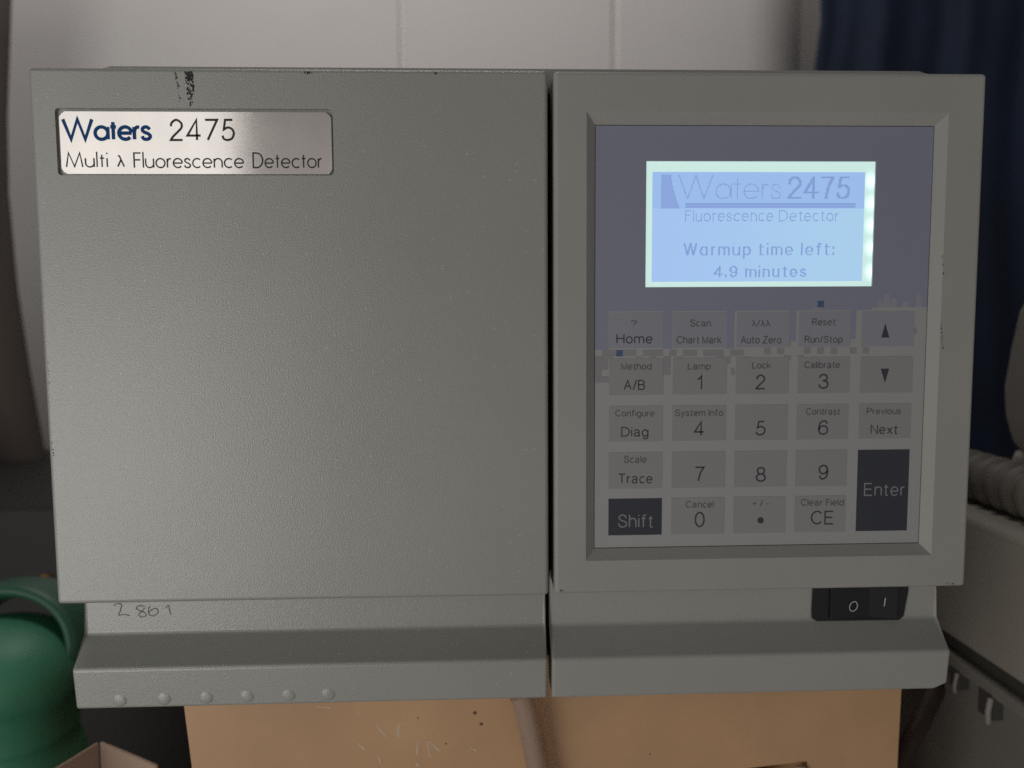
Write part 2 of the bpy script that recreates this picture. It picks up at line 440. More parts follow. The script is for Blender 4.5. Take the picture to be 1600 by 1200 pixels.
# ------------------------------------------------------------------ brown carton carrying the detector
DB = -0.031                         # underside of the detector
by = 0.030
cb = empty('cardboard_box', (0.16, 0.2, -0.30), 'smooth brown box with white scuff marks carrying the grey detector', 'box')
tl, tr = at(288, 1107, by), at(1408, 1085, by)
bl, br = at(300, 1200, by), at(1402, 1200, by)
sl = (bl.x-tl.x)/(bl.z-tl.z); sr = (br.x-tr.x)/(br.z-tr.z)
XL = lambda z: tl.x+sl*(max(z, -0.11)-tl.z)
XR = lambda z: tr.x+sr*(max(z, -0.11)-tr.z)
h0, h1 = at(1135, 1204, by), at(1245, 1190, by)     # hand hole top edge
hz = -0.105
bm = bmesh.new()
xs = lambda z: [XL(z), h0.x, h1.x+.004, XR(z)]
rows = []
for k, z in enumerate((DB, None, hz, -0.30)):
    zz = [z]*4 if z is not None else [h0.z, h0.z, h1.z, h1.z]
    rows.append([bm.verts.new((xs(zz[j])[j], by, zz[j])) for j in range(4)])
for i in range(3):
    for j in range(3):
        if i == 1 and j == 1: continue
        bm.faces.new((rows[i][j], rows[i][j+1], rows[i+1][j+1], rows[i+1][j]))
# hand hole walls and dark inside
hole = [rows[1][1], rows[1][2], rows[2][2], rows[2][1]]
inn = [bm.verts.new(v.co+Vector((0, .05, 0))) for v in hole]
for i in range(4): bm.faces.new((hole[i], hole[(i+1) % 4], inn[(i+1) % 4], inn[i]))
bm.faces.new(inn)
bk = [[bm.verts.new((rows[i][j].co.x, .46, rows[i][j].co.z)) for j in (0, 3)] for i in range(4)]
for i in range(3):
    bm.faces.new((rows[i][0], rows[i+1][0], bk[i+1][0], bk[i][0]))
    bm.faces.new((rows[i][3], bk[i][1], bk[i+1][1], rows[i+1][3]))
bm.faces.new((bk[0][0], bk[0][1], bk[3][1], bk[3][0], ))
bm.faces.new((rows[0][0], rows[0][1], rows[0][2], rows[0][3], bk[0][1], bk[0][0]))
bmesh.ops.recalc_face_normals(bm, faces=bm.faces)
link('carton_wall', bm, M['carton'], cb)
fl = prism_bm([h1+Vector((-.0005, -.002, -.0008)), h1+Vector((.0028, -.002, -.0012)), h1+Vector((.006, -.002, -.006)), h1+Vector((-.004, -.002, -.006))], (0, .0016, 0), .0004)
link('torn_flap', fl, M['carton_pale'], cb)
bm = bmesh.new()
for (u0, v0, u1, v1, wpx) in ((585, 1127, 603, 1150, 5), (625, 1129, 621, 1152, 5), (654, 1152, 651, 1180, 5), (668, 1155, 672, 1184, 4), (669, 1155, 688, 1174, 4),
                              (559, 1160, 570, 1172, 7), (590, 1178, 595, 1192, 5), (650, 1190, 653, 1198, 6), (492, 1103, 518, 1105, 4), (560, 1118, 563, 1112, 3), (735, 1168, 745, 1173, 4)):
    a, b = at(u0, v0, by), at(u1, v1, by); n = 7
    d = (b-a); nrm = Vector((-d.z, 0, d.x)).normalized()
    px = 0.00023; lf = 0.00006+random.random()*.00004
    up = []; dn = []
    for i in range(n):
        t = i/(n-1); wv = px*wpx*(.35+.65*t)*random.uniform(.55, 1.0)*(0.4 if i in (0, n-1) else 1)
        c = a+d*t+nrm*px*random.uniform(-.8, .8)
        up.append(bm.verts.new((c.x+nrm.x*wv/2, by-lf, c.z+nrm.z*wv/2))); dn.append(bm.verts.new((c.x-nrm.x*wv/2, by-lf, c.z-nrm.z*wv/2)))
    for i in range(n-1): bm.faces.new((up[i], dn[i], dn[i+1], up[i+1]))
link('white_scuff', bm, M['chalk'], cb)
for u, v, r in ((742, 1114, 3.2), (752, 1131, 3.0), (697, 1162, 1.6), (653, 1122, 1.4), (1015, 1178, 1.4)):
    c = at(u, v, by); r *= .00023; bm = bmesh.new()
    bm.faces.new([bm.verts.new((c.x+r*math.cos(k*.63)*random.uniform(.8, 1.1), by-.00005, c.z+r*math.sin(k*.63)*random.uniform(.8, 1.1))) for k in range(10)])
    link('brown_spot', bm, M['spot'], cb)

# ------------------------------------------------------------------ the detector
W_ = 0.295; DH = 0.1655
det = empty('fluorescence_detector', (0.1475, 0.25, DB), 'putty grey lab detector with lit blue display and keypad', 'lab instrument')
# chassis: rounded top corners, deep body
cp = []
R = 0.009
for cx, a0 in ((W_-R-.002, 0), (R+.002, 90)):
    for i in range(6):
        a = math.radians(a0+18*i); cp.append(Vector((cx+R*math.cos(a), .0225, .1713-R+R*math.sin(a))))
cp += [Vector((.002, .0225, DB)), Vector((W_-.002, .0225, DB))]
link('chassis', prism_bm(cp, (0, .45, 0), .0008, 2), M['putty'], det)
link('gap_shade', box_bm(.006, W_-.006, .0214, .0224, DB+.001, DH-.002), M['gasket'], det)  # dark sheet added behind the doors to stand in for shade in the gap
cap = []
for cx, a0 in ((W_-R-.004, 0), (R+.008, 90)):
    for i in range(6):
        a = math.radians(a0+18*i); cap.append(Vector((cx+R*math.cos(a), .0149, .1712-R+R*math.sin(a))))
cap += [Vector((.010, .0149, .1640)), Vector((W_-.007, .0149, .1640))]
link('top_cover', prism_bm(cap, (0, .0073, 0), .0007, 2), M['putty2'], det)

# left door with a pocket for the nameplate
door = link('front_door', box_bm(-.0006, .1566, 0.0, .0144, -.0004, DH+.0006, .0013, 4), M['putty'], det)
PX0, PX1, PZ0, PZ1 = .0069, .0904, .1340, .1540
cut(door, prism_bm(rrect(PX0, PX1, PZ0, PZ1, .0011, -.002), (0, .0031, 0)))
plate = link('nameplate', prism_bm(rrect(PX0+.0012, PX1-.0005, PZ0+.0004, PZ1-.0010, .0016, -.00005), (0, .0010, 0), .00028, 2), M['plate'], det)
PY = -.00005
bm = bmesh.new(); text_px(bm, 'Waters', 97, 238, 183.5, 220.5, PY, 'geometric', .150, .13)
link('lettering', bm, M['ink_blue'], plate)
bm = bmesh.new(); text_px(bm, '2475', 265.5, 367.5, 185.5, 220.5, PY, 'geometric', .10, .24)
text_px(bm, 'Multi', 103, 169, 237.5, 262, PY, 'geometric', .09, .19)
text_px(bm, 'λ', 183, 195.5, 242, 261.5, PY, 'geometric', .12)
text_px(bm, 'Fluorescence', 209, 382, 238, 263, PY, 'geometric', .09, .17)
text_px(bm, 'Detector', 395, 504, 238, 263, PY, 'geometric', .09, .17)
link('lettering', bm, M['ink_black'], plate)
# plate scratches and small stains
bm = bmesh.new()
for p in ([(391, 205), (397, 210)], [(416, 224), (424, 232), (428, 242)]):
    ribbon(bm, [(at(u, v, PY).x, at(u, v, PY).z) for u, v in p], .00014, lambda x, z, lf: (x, PY-lf, z))
link('scratch', bm, M['white_mark'], plate)
# worn black pen marks above the plate
bm = bmesh.new()


def specks(bm, u0, u1, v0, v1, n, s, Y, fade=True):
    for i in range(n):
        t = random.random()
        if fade: t = t**1.25
        v = v0+(v1-v0)*t; u = u0+(u1-u0)*random.random()+3*t
        c = at(u, v, Y); a0 = random.random()*6
        rr = s*.000197*random.uniform(.4, 1.25)
        lf = .00003+random.random()*.00004
        bm.faces.new([bm.verts.new((c.x+rr*random.uniform(.6, 1.3)*math.cos(a0-k*1.05), Y-lf, c.z+1.5*rr*random.uniform(.6, 1.3)*math.sin(a0-k*1.05))) for k in range(6)])


specks(bm, 289, 301, 113, 150, 85, 1.35, 0.0)
specks(bm, 290, 300, 113, 123, 30, 1.6, 0.0)
specks(bm, 293, 300, 150, 166, 20, 1.1, 0.0, False)
link('ink_mark', bm, M['scuff'], door)
for args in ((272, 275, 113, 130, 12, 1.1), (277, 280, 132, 163, 14, 1.0), (475, 486, 113, 114.5, 8, 1.2), (676, 682, 114, 115, 5, 1.1), (74, 75, 560, 600, 9, .6), (81, 82, 690, 720, 8, .7)):
    bm = bmesh.new(); specks(bm, *args, 0.0); link('ink_mark', bm, M['scuff'], door)

# right control panel: frame with a bevelled opening
P0, P1, Q0, Q1 = .1584, W_+.0006, .0000, .1659
OX0, OX1, OZ0, OZ1 = .1687, .2836, .0109, .1537
IX0, IX1, IZ0, IZ1 = .1717, .2808, .0142, .1503
panel = link('control_panel', box_bm(P0, P1, 0.0, .0144, Q0, Q1, .0013, 4), M['putty2'], det)
bm = bmesh.new()
lo = [(OX0-(OX0-IX0)*-.0, -.0, OZ0)]
k = 1.0
front = [(OX0-.003*k, -.0027, OZ0-.0033*k), (OX1+.0028*k, -.0027, OZ0-.0033*k), (OX1+.0028*k, -.0027, OZ1+.0034*k), (OX0-.003*k, -.0027, OZ1+.0034*k)]
mid = [(IX0, .0027, IZ0), (IX1, .0027, IZ0), (IX1, .0027, IZ1), (IX0, .0027, IZ1)]
back = [(x, .0046, z) for x, _, z in mid]
r3 = [[bm.verts.new(p) for p in q] for q in (front, mid, back)]
bm.faces.new(r3[0]); bm.faces.new(r3[2][::-1])
for a, b in zip(r3, r3[1:]):
    for i in range(4): bm.faces.new((a[i], b[i], b[(i+1) % 4], a[(i+1) % 4]))
bmesh.ops.recalc_face_normals(bm, faces=bm.faces)
cut(panel, bm)
# membrane: one sheet with the display window left open
DX0, DX1, DZ0, DZ1 = .1881, .2622, .0995, .1392
g = .00022
MX0, MX1, MZ0, MZ1 = IX0+g, IX1-g, IZ0+g, IZ1-g
MY = .0028
link('gasket', box_bm(IX0+.00005, IX1-.00005, .0042, .00455, IZ0+.00005, IZ1-.00005), M['gasket'], det)
bm = bmesh.new()
o_ = [(MX0, MZ0), (MX1, MZ0), (MX1, MZ1), (MX0, MZ1)]; i_ = [(DX0, DZ0), (DX1, DZ0), (DX1, DZ1), (DX0, DZ1)]
A = [bm.verts.new((x, MY, z)) for x, z in o_]; B = [bm.verts.new((x, MY, z)) for x, z in i_]
A2 = [bm.verts.new((x, MY+.0006, z)) for x, z in o_]; B2 = [bm.verts.new((x, MY+.0006, z)) for x, z in i_]
for i in range(4):
    j = (i+1) % 4
    bm.faces.new((A[i], A[j], B[j], B[i])); bm.faces.new((A2[j], A2[i], B2[i], B2[j]))
    bm.faces.new((A[j], A[i], A2[i], A2[j])); bm.faces.new((B[i], B[j], B2[j], B2[i]))
bmesh.ops.recalc_face_normals(bm, faces=bm.faces)
mem = link('membrane', bm, M['membrane'], det)

# printed blue-grey upper field with a stepped, mosaic lower edge (on a square raster)
CU = 10.55                      # raster in photo pixels
FY = MY-.00004


def quad_px(bm, u0, v0, u1, v1, Y, clip=True):
    a = at(u0, v1, Y); b = at(u1, v0, Y)
    x0, x1, z0, z1 = a.x, b.x, a.z, b.z
    if clip: x0, x1, z0, z1 = max(x0, MX0+.00003), min(x1, MX1-.00003), max(z0, MZ0+.00003), min(z1, MZ1-.00003)
    bm.faces.new([bm.verts.new((x, Y, z)) for x, z in ((x0, z0), (x1, z0), (x1, z1), (x0, z1))])


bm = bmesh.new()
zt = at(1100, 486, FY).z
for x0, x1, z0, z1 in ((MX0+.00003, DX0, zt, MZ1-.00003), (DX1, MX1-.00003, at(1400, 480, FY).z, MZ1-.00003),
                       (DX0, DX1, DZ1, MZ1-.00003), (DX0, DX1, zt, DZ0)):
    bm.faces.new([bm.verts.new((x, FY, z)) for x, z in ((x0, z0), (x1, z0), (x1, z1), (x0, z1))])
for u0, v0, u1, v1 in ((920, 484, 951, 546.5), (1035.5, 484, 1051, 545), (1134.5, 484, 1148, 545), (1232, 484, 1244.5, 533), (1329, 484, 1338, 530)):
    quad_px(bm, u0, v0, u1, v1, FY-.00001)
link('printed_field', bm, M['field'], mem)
bm = bmesh.new()
for u0, v0, u1, v1 in ((920, 556.5, 950, 578), (920, 578, 940, 588), (920, 588, 951, 598), (941, 546.5, 963, 556.5), (973, 546.5, 994, 556.5), (1005, 546.5, 1036, 556.5), (1046, 546.5, 1057, 556.5),
                       (1067, 546.5, 1089, 556.5), (1099, 546.5, 1131, 556.5), (1141, 546.5, 1162, 556.5), (1194, 543.5, 1204, 553.5), (1214, 543.5, 1225, 553.5),
                       (1256, 543, 1266.5, 553), (1277, 543, 1287.5, 553), (1298, 543, 1308, 553), (1328, 543, 1338, 552.5), (1348, 543, 1358, 552.5), (1423, 512, 1432.5, 521.5),
                       (1036.5, 557, 1048, 586), (1136, 557, 1141.5, 568), (1142, 575, 1148, 586), (951, 557, 957, 560), (994, 557, 1004, 560), (1015, 557, 1025, 560), (1057, 557, 1067, 560), (1120, 557, 1134, 560),
                       (1162, 557, 1172, 559.5), (1225, 555, 1236, 563), (1246, 555, 1256, 558), (1226, 534, 1236, 540)):
    quad_px(bm, u0, v0, u1, v1, FY-.00002)
link('printed_mosaic', bm, M['field2'], mem)
bm = bmesh.new()
for u0, v0, u1, v1 in ((1370, 470.5, 1380.5, 480), (1380.5, 460, 1391, 480), (1391, 467, 1401, 480), (1409.5, 470.5, 1420, 480), (1430, 460, 1440, 480), (1271, 480, 1281, 486)):
    quad_px(bm, u0, v0, u1, v1, FY-.00003)
link('printed_mosaic', bm, M['field3'], mem)
bm = bmesh.new()
quad_px(bm, 963, 547, 973, 557, FY-.00006); link('printed_square', bm, M['bluedot'], mem)
bm = bmesh.new(); quad_px(bm, 1277.5, 470, 1287.5, 480, FY-.00006); link('printed_square', bm, M['bluedot'], mem)

# display
disp = link('display', box_bm(DX0-.0004, DX1+.0006, .0038, .0041, DZ0-.0004, DZ1+.0006), M['lcd_edge'], det)
SY = .0037
q0 = at(1018, 440.5, SY); q1 = at(1352, 269, SY)
LX0, LX1, LZ0, LZ1 = q0.x, q1.x, q0.z, q1.z
screen = link('screen', box_bm(LX0, LX1, SY, .00379, LZ0, LZ1), M['lcd'], disp)
NX, NZ = 240, 124
cx_, cz_ = (LX1-LX0)/NX, (LZ1-LZ0)/NZ
pix = set(); ghost = set()


def plot_text(text, u0, u1, vt, vb, wpx, st='lcd', gap=.22):
    s, wd = layout(text, st, gap)
    a = at(u0, vb, SY); b = at(u1, vt, SY)
    X0 = (a.x-LX0)/cx_; X1 = (b.x-LX0)/cx_; Z0 = (a.z-LZ0)/cz_; Z1 = (b.z-LZ0)/cz_
    hh = wpx/2
    for poly in s:
        P = [(X0+hh+px/wd*(X1-X0-wpx), Z0+hh+py*(Z1-Z0-wpx)) for px, py in poly]
        for (ax, az), (bx, bz) in zip(P, P[1:]):
            n = max(1, int(max(abs(bx-ax), abs(bz-az))*3))
            for i in range(n+1):
                x = ax+(bx-ax)*i/n; z = az+(bz-az)*i/n
                if wpx == 1: pix.add((int(math.floor(x)), int(math.floor(z))))
                else:
                    for dx in range(wpx):
                        for dz in range(wpx-1): pix.add((int(round(x-hh))+dx, int(round(z-hh))+dz))


plot_text('Waters', 1060, 1221, 273.5, 311, 1, 'geometric', .14)
plot_text('2475', 1230, 1329, 274, 311, 3)
plot_text('Fluorescence Detector', 1070, 1311, 328, 346, 1)
plot_text('Warmup time left:', 1068, 1303, 378.5, 399.5, 2, gap=.36)
plot_text('4.9 minutes', 1115, 1260, 414, 433, 2, gap=.34)


def cell(u, v):
    p = at(u, v, SY); return int((p.x-LX0)/cx_), int((p.z-LZ0)/cz_)


a, b = cell(1071, 323), cell(1338, 318)
for x in range(a[0], b[0]):
    for z in range(a[1]-1, b[1]+1):
        (pix if z in (a[1]-1, a[1], b[1], b[1]-1) else ghost).add((x, z))
a, b = cell(1033, 325), cell(1062, 274)
wtop = cell(1048, 274)[0]
for z in range(a[1], b[1]+1):
    t = (z-a[1])/(b[1]-a[1]); xe = b[0]+(wtop-b[0])*(1-(1-t)**1.35)
    for x in range(a[0], int(xe)+1):
        (pix if (x+z) % 3 else ghost).add((x, z))
        if x == a[0] or x == int(xe): pix.add((x, z))


def raster(cells, y):
    bm = bmesh.new(); byrow = {}
    for x, z in cells: byrow.setdefault(z, []).append(x)
    for z, xs_ in byrow.items():
        xs_ = sorted(set(xs_)); st_ = xs_[0]; pv = st_
        for x in xs_[1:]+[None]:
            if x is None or x != pv+1:
                e = .04
                c = [(LX0+(st_+e)*cx_, LZ0+(z+e)*cz_), (LX0+(pv+1-e)*cx_, LZ0+(z+e)*cz_), (LX0+(pv+1-e)*cx_, LZ0+(z+1-e)*cz_), (LX0+(st_+e)*cx_, LZ0+(z+1-e)*cz_)]
                bm.faces.new([bm.verts.new((p, y, q)) for p, q in c]); st_ = x
            pv = x
    return bm


link('screen_text', raster(pix, SY-.00005), M['lcd_px'], disp)
M['lcd_shade'] = mat('lcd_shade', (0.05, 0.05, 0.05), 0.35, emis=(0.245, 0.375, 0.68), estr=1.0)
link('screen_shade', raster(ghost-pix, SY-.00004), M['lcd_shade'], disp)
# uneven backlight: lamps along the right edge shine through the border
t = M['lcd_edge'].node_tree; nd = t.nodes; p = nd['Principled BSDF']
tcn = nd.new('ShaderNodeTexCoord'); sp = nd.new('ShaderNodeSeparateXYZ'); t.links.new(tcn.outputs['Object'], sp.inputs[0])


def mth(op, a, b=None):
    m = nd.new('ShaderNodeMath'); m.operation = op
    for i, x in enumerate((a, b)):
        if x is None: continue
        if isinstance(x, (int, float)): m.inputs[i].default_value = x
        else: t.links.new(x, m.inputs[i])
    return m.outputs[0]


acc = None
for v in (283, 318, 352, 387, 424):
    c = at(1361, v, .0038)
    dz = mth('POWER', mth('DIVIDE', mth('ABSOLUTE', mth('SUBTRACT', sp.outputs[2], c.z)), .0021), 2.0)
    dx = mth('POWER', mth('DIVIDE', mth('ABSOLUTE', mth('SUBTRACT', sp.outputs[0], c.x)), .0016), 2.0)
    e = mth('POWER', 2.718, mth('MULTIPLY', mth('ADD', dz, dx), -1.0))
    acc = e if acc is None else mth('ADD', acc, e)
t.links.new(mth('ADD', mth('MULTIPLY', acc, .9), .98), p.inputs['Emission Strength'])
t = M['lcd'].node_tree; nd = t.nodes; p = nd['Principled BSDF']
tcn = nd.new('ShaderNodeTexCoord'); sp = nd.new('ShaderNodeSeparateXYZ'); t.links.new(tcn.outputs['Object'], sp.inputs[0])
mr_ = nd.new('ShaderNodeMapRange'); mr_.interpolation_type = 'SMOOTHSTEP'; t.links.new(sp.outputs[0], mr_.inputs[0])
mr_.inputs[1].default_value = LX0; mr_.inputs[2].default_value = LX1
mx = nd.new('ShaderNodeMix'); mx.data_type = 'RGBA'; t.links.new(mr_.outputs[0], mx.inputs[0])
mx.inputs[6].default_value = (.31, .475, .755, 1); mx.inputs[7].default_value = (.335, .535, .73, 1)
t.links.new(mx.outputs[2], p.inputs['Emission Color'])
# the driver's darker band behind the large heading
q2 = at(1100, 326, SY)
link('screen_band', box_bm(LX0+.00002, LX1-.00002, SY-.00002, SY-.00001, q2.z, LZ1-.00002), M['lcd_ghost'], disp)

# keys printed on the membrane
KX = [(.1765, .1941), (.1973, .2149), (.2180, .2353), (.2384, .2555), (.2592, .2765)]
KZ = [(.0800, .0913), (.0648, .0767), (.0496, .0612), (.0340, .0460), (.0185, .0307)]
T = 0.11; TS = 0.12
KEYS = [
 (0, 0, 'key_top', [('?', 985, 995, 500.5, 511, 'legend_soft'), ('Home', 963, 1019.5, 521.5, 537, 'legend')]),
 (1, 0, 'key_top', [('Scan', 1078, 1110.5, 499, 510.5, 'legend_soft'), ('Chart Mark', 1057, 1127.5, 525, 537, 'legend_soft')]),
 (2, 0, 'key_top', [('λ/λλ', 1174.5, 1203.5, 500, 510.5, 'legend_soft'), ('Auto Zero', 1157, 1221, 525, 537, 'legend_soft')]),
 (3, 0, 'key_top', [('Reset', 1268.5, 1305.5, 497.5, 508.5, 'legend_soft'), ('Run/Stop', 1257, 1316.5, 524.5, 536, 'legend_soft')]),
 (4, 0, 'key_top', [('UP',)]),
 (0, 1, 'key', [('Method', 970.5, 1018, 567, 578, 'legend_soft'), ('A/B', 974.5, 1008, 593.5, 609.5, 'legend')]),
 (1, 1, 'key', [('Lamp', 1074.5, 1110.5, 567, 577.5, 'legend_soft'), ('1', 1088, 1097.5, 586, 609, 'legend')]),
 (2, 1, 'key', [('Lock', 1175, 1204.5, 565.5, 576, 'legend_soft'), ('2', 1180.5, 1195.5, 585, 608.5, 'legend')]),
 (3, 1, 'key', [('Calibrate', 1256.5, 1312.5, 564.5, 575.5, 'legend_soft'), ('3', 1278.5, 1294, 584, 607.5, 'legend')]),
 (4, 1, 'key', [('DOWN',)]),
 (0, 2, 'key', [('Configure', 961, 1022.5, 640.5, 651, 'legend_soft'), ('Diag', 970.5, 1013, 667, 682.5, 'legend')]),
 (1, 2, 'key', [('System Info', 1054.5, 1130, 639.5, 650.5, 'legend_soft'), ('4', 1084, 1100.5, 658, 681.5, 'legend')]),
 (2, 2, 'key', [('5', 1180.5, 1196, 657.5, 680.5, 'legend')]),
 (3, 2, 'key', [('Contrast', 1259, 1312.5, 637.5, 648.5, 'legend_soft'), ('6', 1278, 1293.5, 656.5, 679.5, 'legend')]),
 (4, 2, 'key', [('Previous', 1354, 1407.5, 637, 647.5, 'legend_soft'), ('Next', 1360, 1402.5, 663.5, 678.5, 'legend')]),
 (0, 3, 'key', [('Scale', 974.5, 1010.5, 712, 723.5, 'legend_soft'), ('Trace', 965.5, 1019.5, 740, 755.5, 'legend')]),
 (1, 3, 'key', [('7', 1085, 1100.5, 729, 752.5, 'legend')]),
 (2, 3, 'key', [('8', 1180.5, 1196.5, 729.5, 753, 'legend')]),
 (3, 3, 'key', [('9', 1278.5, 1293.5, 726, 749.5, 'legend')]),
 (4, 3, 'key_dark', [('Enter', 1349.5, 1413.5, 754.5, 775, 'legend_pale')]),
 (0, 4, 'key_dark', [('Shift', 965.5, 1020.5, 803.5, 824.5, 'legend_pale')]),
 (1, 4, 'key', [('Cancel', 1071, 1115, 782.5, 793.5, 'legend_soft'), ('0', 1085, 1101, 799.5, 824, 'legend')]),
 (2, 4, 'key', [('+ / -', 1175.5, 1201.5, 780.5, 791.5, 'legend_soft'), ('DOT',)]),
 (3, 4, 'key', [('Clear Field', 1251, 1318.5, 779.5, 790.5, 'legend_soft'), ('CE', 1266.5, 1302.5, 798, 819.5, 'legend')]),
]
KY = MY-.00012
SIZES = {}
for c, rw, mk, legs in KEYS:
    x0, x1 = KX[c]; z0, z1 = KZ[rw]
    if legs[0][0] == 'Enter': z0, z1 = .0186, .0459
    kk = link('key', box_bm(x0, x1, KY, MY-.00002, z0, z1), M[mk], det)
    if legs[0][0] in ('Enter', 'Shift'): kk['label'] = 'charcoal key marked '+legs[0][0]
    for lg in legs:
        bm = bmesh.new(); lm = 'legend'
        tri = lambda pts: bm.faces.new([bm.verts.new((at(u, v, KY).x, KY-.00005, at(u, v, KY).z)) for u, v in pts])
        if lg[0] == 'UP': tri([(1377, 527.5), (1389.5, 527.5), (1383.2, 505)])
        elif lg[0] == 'DOWN': tri([(1376, 576), (1382.6, 598.5), (1389.2, 576)])
        elif lg[0] == 'DOT': tri([(1188.3+5*math.cos(-i*.4488), 813+5*math.sin(-i*.4488)) for i in range(14)])
        else:
            t, u0, u1, v0, v1, lm = lg
            caph = v1-v0
            text_px(bm, t, u0, u1, v0, v1, KY, 'plain', .135 if caph < 13 else .115 if caph < 18 else .10, .22)
        for f in bm.faces: f.normal_update()
        link('legend', bm, M[lm], kk)

# thin black nicks on the panel frame
for args in ((1469.5, 1471, 505, 545, 22, .8), (1471, 1472.5, 400, 435, 9, .7), (1476, 1490, 911, 914, 6, 1.1), (874, 880, 922, 924, 5, 1.1)):
    bm = bmesh.new(); specks(bm, *args, 0.0, False); link('nick', bm, M['nick'], panel)

# lower fascias: recessed strip and projecting ledge in one moulding, left and right
prof = [(.0150, .0035), (.0150, -.0163), (.0052, -.0245), (.0066, -.0386), (.0213, -.0386), (.0213, .0035)]


def fascia(x0, x1, m, xn0, xn1):
    bm = prism_bm([(x0, y, z) for y, z in prof], (x1-x0, 0, 0), .0009, 3)
    return link('lower_fascia', bm, m, det)


fl_ = fascia(0.0000, .1566, M['putty'], 0, 0)
fr_ = fascia(.1581, .2950, M['putty2'], 0, 0)
# worn lower right corner of the ledge: cut obliquely
cut(fr_, prism_bm([(.2978, -.01, -.0345), (.2978, -.01, -.042), (.2885, -.01, -.042), (.2900, -.01, -.0383)], (0, .05, 0)))
# six moulded bumps
for u, v in ((187, 1093.5), (256, 1091), (322, 1089), (386, 1087), (451, 1085.5), (513, 1084)):
    Yb = .0062; c = at(u, v, Yb)
    bm = bmesh.new(); rings = []
    rr, hh = .0024, .0004
    for i in range(7):
        a = i/6*math.pi/2
        rings.append([bm.verts.new((c.x+rr*math.cos(a)*math.cos(t*2*math.pi/24), Yb+.0002-hh*math.sin(a)*1.3, c.z+rr*math.cos(a)*math.sin(t*2*math.pi/24))) for t in range(24)] if i < 6 else [bm.verts.new((c.x, Yb+.0002-hh*1.3, c.z))])
    for a, b in zip(rings, rings[1:]):
        for t in range(24):
            if len(b) > 1: bm.faces.new((a[t], a[(t+1) % 24], b[(t+1) % 24], b[t]))
            else: bm.faces.new((a[t], a[(t+1) % 24], b[0]))
    bmesh.ops.recalc_face_normals(bm, faces=bm.faces)
    link('moulded_bump', bm, M['putty'], fl_, smooth=True)
# faded handwriting "2 801" on the recessed strip
bm = bmesh.new(); NY = .0150
for p in ([(178, 946), (184, 943), (190, 945), (189, 951), (185, 961)], [(185, 962), (194, 960), (203, 962)],
          [(226, 948), (219, 946), (213, 950), (218, 954), (226, 957), (228, 962), (221, 964), (217, 960), (222, 955), (226, 950)],
          [(234, 947), (232, 955), (234, 961), (241, 962), (247, 957), (245, 951), (238, 952), (233, 957)], [(259, 950), (263, 946), (265, 953), (267, 960)]):
    pts = S_(*p)
    ribbon(bm, [(at(u+random.uniform(-.3, .3), v+random.uniform(-.3, .3), NY).x, at(u, v, NY).z) for u, v in pts], .00031, lambda x, z, lf: (x, NY-lf, z))
link('handwriting', bm, M['pencil'], fl_)

# power switch
sw = link('power_switch', None if False else prism_bm([at(u, v, .0142) for u, v in ((1271, 905), (1421, 903), (1419, 925), (1412, 963), (1405, 969), (1276, 971), (1268.5, 966), (1268.5, 955))], (0, .0006, 0), .00015, 2), M['black'], det)
r0, r1, rm = at(1297, 912, .0142), at(1397, 964, .0142), at(1358, 940, .0142)
bm = bmesh.new()
pr = [(r0.x, .0141), (r0.x, .0133), (rm.x, .0140), (r1.x, .0122), (r1.x, .0141)]
link('rocker', prism_bm([(x, y, r1.z) for x, y in pr], (0, 0, r0.z-r1.z), .0002, 2), M['black'], sw)
bm = bmesh.new()
ribbon(bm, [(at(1333+6*math.cos(t)+1.5*math.sin(-t), 947+7.5*math.sin(t), .0135).x, at(1333+6*math.cos(t), 947+7.5*math.sin(t), .0135).z) for t in [i*2*math.pi/24 for i in range(25)]], .00030, lambda x, z, lf: (x, .01330-lf, z))
ribbon(bm, [(at(1381, 947, .0128).x, at(1381, 947, .0128).z), (at(1383, 934, .0128).x, at(1383, 934, .0128).z)], .0004, lambda x, z, lf: (x, .01265-lf, z))
link('switch_mark', bm, M['white_mark'], sw)

# clear drain tube hanging in front of the box
tp = [at(812, 1085, .020), at(818, 1098, .020), at(826, 1130, .021), at(833, 1165, .022), at(841, 1205, .0225), at(856, 1270, .0225), at(880, 1340, .0225)]
tp = [p for p in tp if True]
tb = tag(link('drain_tube', tube_bm(catmull(tp, 6), .0039, 20), M['tube'], smooth=True), 'cloudy clear plastic tube hanging in front of the brown box', 'tube')

# ------------------------------------------------------------------ left: green container, carton, black case, brown cloth
GY = .14
gx = at(6, 1040, GY).x
k_ = (GY-CAM.y)*1.05/FPX
zz = lambda v: at(60, v, GY).z
gc = empty('green_container', (gx, GY, -.30), 'round shouldered green plastic container with dark green rim', 'container')
prof_g = [(.100*0+112*k_, -.30)]
prof_g = [(104*k_, -.299), (104*k_, zz(1195)), (98*k_, zz(1165)), (90*k_, zz(1146)), (95*k_, zz(1142)), (97*k_, zz(1134))]
for i in range(13):
    a = math.radians(-38+i*(38+88)/12)
    prof_g.append((113*k_*math.cos(a)*(1.0), zz(1045)+78*k_*math.sin(a)))
link('body', lathe_bm(prof_g, gx, GY, 64), M['green'], gc, smooth=True)
bm = bmesh.new(); rings = []
cz0 = zz(1026)
for i in range(72):
    a_ = 2*math.pi*i/72; ring = []
    for j in range(14):
        b_ = 2*math.pi*j/14
        rr = 103*k_+18*k_*math.cos(b_); ring.append(bm.verts.new((rr*math.cos(a_), .020*math.sin(b_)+.0, rr*math.sin(a_)*.86)))
    rings.append(ring)
for i in range(72):
    for j in range(14): bm.faces.new((rings[i][j], rings[(i+1) % 72][j], rings[(i+1) % 72][(j+1) % 14], rings[i][(j+1) % 14]))
bmesh.ops.recalc_face_normals(bm, faces=bm.faces)
